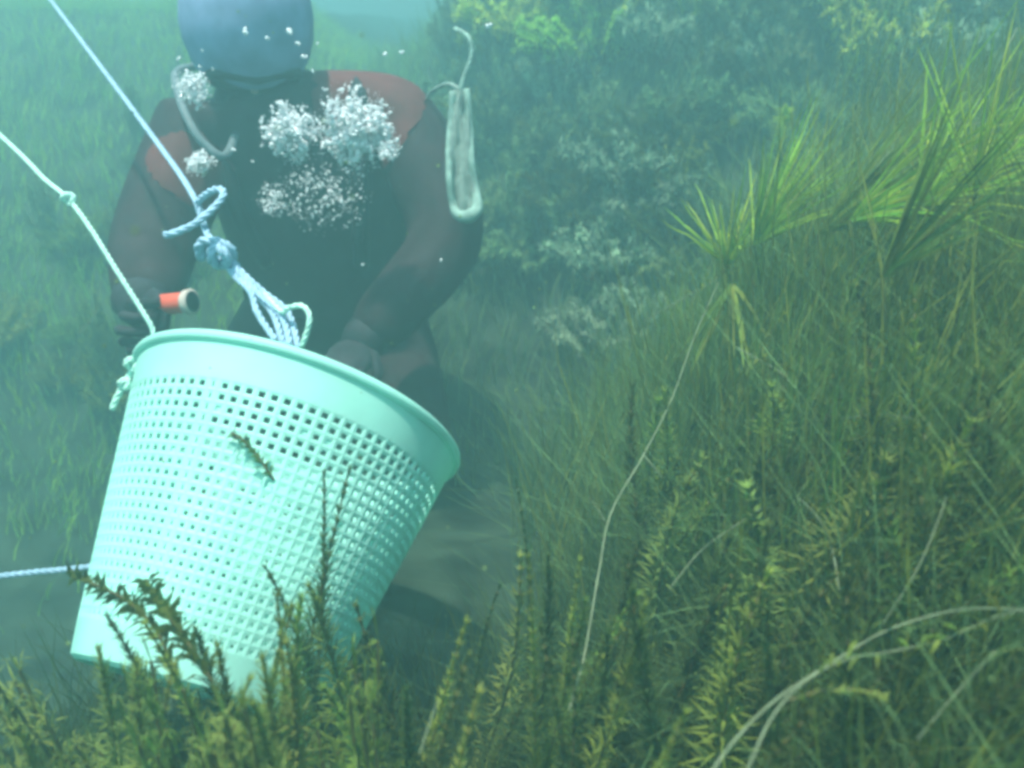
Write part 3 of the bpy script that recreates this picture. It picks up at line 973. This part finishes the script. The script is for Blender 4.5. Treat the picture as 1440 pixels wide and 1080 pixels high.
bare_stem([at(800, 1000, .74), at(822, 920, .78), at(843, 800, .84), at(860, 720, .88), at(905, 640, .95), at(945, 560, 1.02), at(978, 470, 1.1), at(1010, 398, 1.18)], .0026, .0016,
          'long thin pale stem climbing the bank to the bright tuft', branch=[[at(905, 640, .95), at(918, 655, .94), at(932, 672, .93)], [at(852, 735, .87), at(838, 712, .87), at(828, 700, .87)]])
bare_stem([at(985, 1110, .50), at(1030, 1045, .52), at(1090, 985, .54), at(1170, 932, .57), at(1240, 890, .59), at(1310, 866, .61), at(1370, 856, .62), at(1450, 858, .63)], .0022, .0016,
          'upper pale curved stem arching over the lower right corner')
bare_stem([at(1050, 1085, .50), at(1085, 1010, .52), at(1130, 960, .54), at(1190, 928, .56), at(1260, 915, .58), at(1330, 898, .60), at(1400, 868, .61), at(1460, 855, .62)], .0018, .0012,
          'lower pale stem with leaflets at its right end', leaves=22, seed=4)
bare_stem([at(1122, 700, .72), at(1142, 718, .72), at(1160, 745, .72), at(1172, 780, .73), at(1180, 830, .74)], .0012, .0018, 'short pale blade bowed over between two weed columns')
bare_stem([at(1035, 488, 1.02), at(1065, 505, 1.0), at(1095, 522, .99), at(1120, 548, .98)], .0022, .001, 'short bright sprig lying across the middle of the bank', leaves=12, seed=8)
bare_stem([at(905, 452, 1.2), at(960, 420, 1.2), at(1005, 395, 1.19), at(1030, 378, 1.19)], .0014, .0022, 'drooping feathered sprig reaching left from the bright tuft', leaves=24, seed=9)
bare_stem([at(1225, 330, 1.1), at(1255, 292, 1.1), at(1310, 268, 1.1), at(1385, 260, 1.1)], .0018, .0014, 'pale arched stem over the sunlit bank near the right edge')
bare_stem([at(1172, 330, 1.2), at(1250, 215, 1.18), at(1320, 180, 1.15), at(1400, 172, 1.12)], .0016, .0012, 'thin pale stem curving across the arching blades')
bare_stem([at(1350, 180, 1.05), at(1385, 130, 1.03), at(1410, 80, 1.0), at(1430, 40, 1.0)], .0022, .0016, 'upright pale stem crossing the upper right corner')
bare_stem([at(940, 830, .78), at(985, 775, .8), at(1030, 742, .82), at(1070, 715, .84)], .0012, .001, 'thin pale straw leaning right in the lower bank')
bare_stem([at(1240, 880, .7), at(1290, 800, .74), at(1320, 730, .78), at(1330, 700, .8)], .0012, .001, 'thin pale straw standing near the right edge of the bank')
bare_stem([at(1180, 590, .9), at(1230, 583, .9), at(1280, 588, .9), at(1312, 598, .9)], .001, .0014, 'small arched straw lying level on the right bank')
bare_stem([at(590, 1060, .58), at(603, 1020, .6), at(616, 985, .62)], .0012, .0008, 'short straw poking up at the bottom of the mound')
bare_stem([at(1290, 1040, .5), at(1340, 980, .54), at(1400, 915, .58)], .0012, .0008, 'faint straw slanting below the pale curved stems')
bare_stem([at(110, 470, 1.9), at(135, 440, 1.9), at(142, 395, 1.9)], .003, .0015, 'thin stalk in the hazy meadow beside the slanting rope')
bare_stem([at(105, 260, 2.2), at(130, 225, 2.2), at(158, 190, 2.2)], .003, .0015, 'thin stalk leaning in the far meadow above the slanting rope')


def brush(pts, label, mat='weed_yellow', seed=0, leaf=.016, wd=.0025, step=.004, per=6):
    """A bottle brush shoot along a path."""
    rnd = random.Random(seed)
    o = thing('bottlebrush_weed', pts[0], label, 'waterweed')
    if pts[0].x > .1: pts = [lift(p, .10) for p in pts]
    path = [p - pts[0] for p in spline(pts, 12)]
    b = MB(); b.tube(path, .0015, 5); b.build('stem', M['stem_dark'], o, True)
    lv = MB()
    acc = 0
    for i in range(len(path) - 1):
        seg = path[i + 1] - path[i]; tan = seg.normalized(); acc += seg.length
        t = i / len(path)
        while acc > step:
            acc -= step
            o_ = tan.orthogonal().normalized(); o2 = tan.cross(o_)
            for k in range(per):
                a = rnd.uniform(0, 6.28)
                rd = o_ * math.cos(a) + o2 * math.sin(a)
                lv.leaf(path[i], rd + tan * .7, leaf * rnd.uniform(.6, 1.2) * (1.1 - .5 * t), wd, .3, rd.cross(tan))
    l = lv.build('leaves', M[mat], o); l['kind'] = 'stuff'
    return o


brush([at(1110, 985, .56), at(1160, 972, .56), at(1210, 972, .56), at(1245, 980, .56)], 'yellow green bottlebrush shoot lying under the pale curved stems', seed=3, leaf=.012)
brush([at(250, 950, .74), at(215, 880, .76), at(170, 840, .78), at(100, 808, .80)], 'dark twig like weed leaning left across the white basket foot', 'weed', 5, .022, .005, .007, 4)
brush([at(300, 960, .72), at(255, 890, .74), at(225, 850, .76), at(205, 815, .78)], 'brown green leafy weed before the lower left of the basket', 'weed', 6, .024, .006, .006, 4)
brush([at(385, 675, .93), at(368, 650, .925), at(345, 622, .925), at(325, 608, .925)], 'brown weed scrap stuck on the holes of the basket', 'weed', 7, .018, .004, .007, 4)
brush([at(1075, 330, 1.62), at(1090, 250, 1.62), at(1102, 180, 1.62), at(1108, 135, 1.62)], 'tall feathery pale green stalk rising behind the grass tuft', 'weed_bright', 8, .045, .006, .005, 8)
brush([at(1130, 300, 1.6), at(1160, 245, 1.6), at(1195, 190, 1.6)], 'feathery stalk leaning right beside the tall pale green stalk', 'weed_pale', 9, .03, .005, .006, 7)
brush([at(1060, 320, 1.5), at(1110, 285, 1.5), at(1150, 240, 1.5)], 'short soft feathery stalk low behind the grass tuft', 'weed', 10, .035, .005, .006, 7)
brush([at(1160, 285, 1.75), at(1190, 210, 1.75), at(1205, 150, 1.75)], 'silted grey green stalk below the far top right clump', 'weed_pale', 14, .035, .006, .006, 7)


def clump_mesh(seed, r_, h, n, l0=.012, l1=.032, w0=.003, w1=.006, per=12):
    rnd = random.Random(seed)
    st, lv = MB(), MB()
    for i in range(n):
        a = rnd.uniform(0, 6.28); rr = r_ * math.sqrt(rnd.random())
        tip = Vector((math.cos(a) * rr, math.sin(a) * rr, h * (1 - .45 * (rr / r_) ** 2) * rnd.uniform(.65, 1.1)))
        root = Vector((tip.x * .35, tip.y * .35, 0))
        path = spline([root, root.lerp(tip, .5) + Vector((rnd.uniform(-.02, .02), rnd.uniform(-.02, .02), .02)), tip], 8)
        st.tube(path, .003, 4)
        for j, p in enumerate(path[4:]):
            for k in range(per):
                d = Vector((rnd.gauss(0, 1), rnd.gauss(0, 1), rnd.gauss(.4, 1)))
                lv.leaf(p, d, rnd.uniform(l0, l1), rnd.uniform(w0, w1), rnd.uniform(-.2, .5))
    return st.mesh('stems'), lv.mesh('fronds')


CL = [clump_mesh(k, r_, h_, n) for k, (r_, h_, n) in enumerate(((.16, .20, 40), (.12, .28, 34), (.22, .18, 52), (.10, .40, 34)))]
FINE = [clump_mesh(50 + k, r_, h_, n, .014, .034, .0022, .004, 9) for k, (r_, h_, n) in enumerate(((.16, .20, 46), (.12, .28, 38), (.22, .18, 52), (.10, .40, 38)))]


def clump(px, py, d, k, label, group, mat, sc=1.0, kinds=CL):
    p = at(px, py, d)
    z = height(p.x, p.y)
    o = thing('weed_clump', (p.x, p.y, z - .01), label, 'waterweed', group, (random.uniform(-.15, .15), random.uniform(-.15, .15), random.uniform(0, 6)))
    o.scale = (sc,) * 3
    for nm, me, mt in (('stems', kinds[k][0], 'stem_dark'), ('fronds', kinds[k][1], mat)):
        c = bpy.data.objects.new(nm, me); C.objects.link(c); c.parent = o
        if not me.materials: me.materials.append(M[mt])
        c.material_slots[0].link = 'OBJECT'; c.material_slots[0].material = M[mt]
        c['kind'] = 'stuff'
    return o


def bush(px, py, d, k, sc, mat, label):
    """A leafy bush near the camera whose top reaches the given place."""
    t = at(px, py, d)
    o = clump(px, py, d, k, label, 'leafy bushes at the foot of the basket', mat, sc, FINE)
    h = (.20, .28, .18, .40)[k]
    z = height(t.x, t.y)
    o.location.z = z - .01
    o.scale = (sc, sc, max(.3, (t.z - z) / h))
    return o


def on_bed(px, py):
    """Depth at which the view through this place of the photograph meets the bed."""
    d = .5
    while d < 9:
        p = at(px, py, d)
        if p.z < height(p.x, p.y): return d
        d += .02
    return None


rc = random.Random(21)
SLOPE = 'silted weed clumps on the far slope'
for px, py, k, mt, sc, lab in (
    (885, 280, 2, 'silt_coat', 1.0, 'pale silted clump in the middle of the far slope'),
    (860, 400, 2, 'silt_coat', .9, None), (900, 340, 0, 'silt_coat', .9, None), (840, 500, 2, 'silt_coat', .8, None), (890, 470, 0, 'silt_coat', .7, None),
    (830, 100, 2, 'weed_bright', 1.1, 'bright green clump high on the far slope right of the diver'),
    (760, 90, 0, 'weed_bright', 1.0, None), (790, 160, 0, 'silt_coat', 1.0, None), (870, 60, 1, 'weed_bright', 1.0, None), (920, 90, 0, 'silt_coat', .9, None), (720, 60, 2, 'weed_bright', .9, None), (740, 150, 0, 'silt_coat', .8, None),
    (1060, 110, 0, 'silt_coat', .8, None), (1090, 60, 0, 'weed_dark', .9, None), (1010, 130, 0, 'weed_dark', .8, None), (960, 220, 0, 'weed_dark', .8, None), (700, 200, 0, 'weed_dark', .8, None), (760, 260, 0, 'weed_dark', .8, None),
    (1230, 150, 1, 'weed_bright', 1.3, 'tall pale green clump near the top right of the slope'),
    (1300, 130, 0, 'silt_coat', 1.2, None), (1190, 70, 1, 'weed_bright', 1.1, None), (1280, 50, 1, 'silt_coat', 1.1, None), (980, 40, 0, 'weed_bright', .9, None), (1380, 60, 0, 'weed_dark', 1.0, None),
    (650, 380, 0, 'weed_dark', .6, None)):
    d = on_bed(px, py)
    if d: clump(px, py, d, k, lab or ('pale silted weed clump on the slope between sling and bank' if px < 950 else 'pale silted weed clump on the slope over the right bank'), SLOPE, mt, sc)
for i in range(12):
    px, py = rc.uniform(-60, 260), rc.uniform(190, 620)
    d = on_bed(px, py)
    if d and d > 1.5:
        clump(px, py, d, rc.randrange(4), 'soft green weed clump in the hazy meadow on the left', 'weed clumps in the left meadow', rc.choice(['weed', 'weed', 'weed_pale']), rc.uniform(.4, .8), FINE)
for i in range(80):
    px, py = rc.uniform(640, 1440), rc.uniform(-60, 420)
    d = on_bed(px, py)
    if d and d > 1.6:
        clump(px, py, d, rc.randrange(3), ('hazy weed clump high on the far slope beyond the hanging sling' if px < 900 else 'hazy weed clump on the far slope above the right bank'), SLOPE, rc.choice(['weed_dark', 'weed', 'weed_pale', 'weed_pale']), rc.uniform(.5, 1.0))

for px, py, d, k, sc, mt, lab in (
    (150, 930, .74, 3, .55, 'weed_yellow', 'yellow green leafy bush under the left corner of the basket'),
    (235, 965, .70, 1, .5, 'weed_yellow', 'olive bush right of the yellow green one below the basket corner'),
    (70, 1010, .72, 1, .5, 'weed', 'dim bush at the bottom left corner of the view'),
    (425, 960, .60, 3, .5, 'weed_yellow', 'yellow green bush low before the middle of the basket'),
    (330, 985, .62, 1, .45, 'weed', 'dull bush left of the yellow green one before the middle of the basket'),
    (520, 950, .66, 1, .5, 'weed', 'dull bush under the right side of the basket')):
    bush(px, py, d, k, sc, mt, lab)

rp = random.Random(40)
b = MB()
for i in range(800):
    px, py, d = rp.uniform(-60, 1500), rp.uniform(-60, 1100), .35 + 2.2 * rp.random() ** .7
    p = at(px, py, d)
    if p.z < height(p.x, p.y) + .05: continue
    q = rp.uniform(.0005, .0014)
    b.ellipsoid(p, (q, q * rp.uniform(.6, 1.6), q), 5, 3)
tag(b.build('silt_specks', M['weed_pale']), 'tiny pale silt specks drifting in the water', 'silt', None, 'stuff')
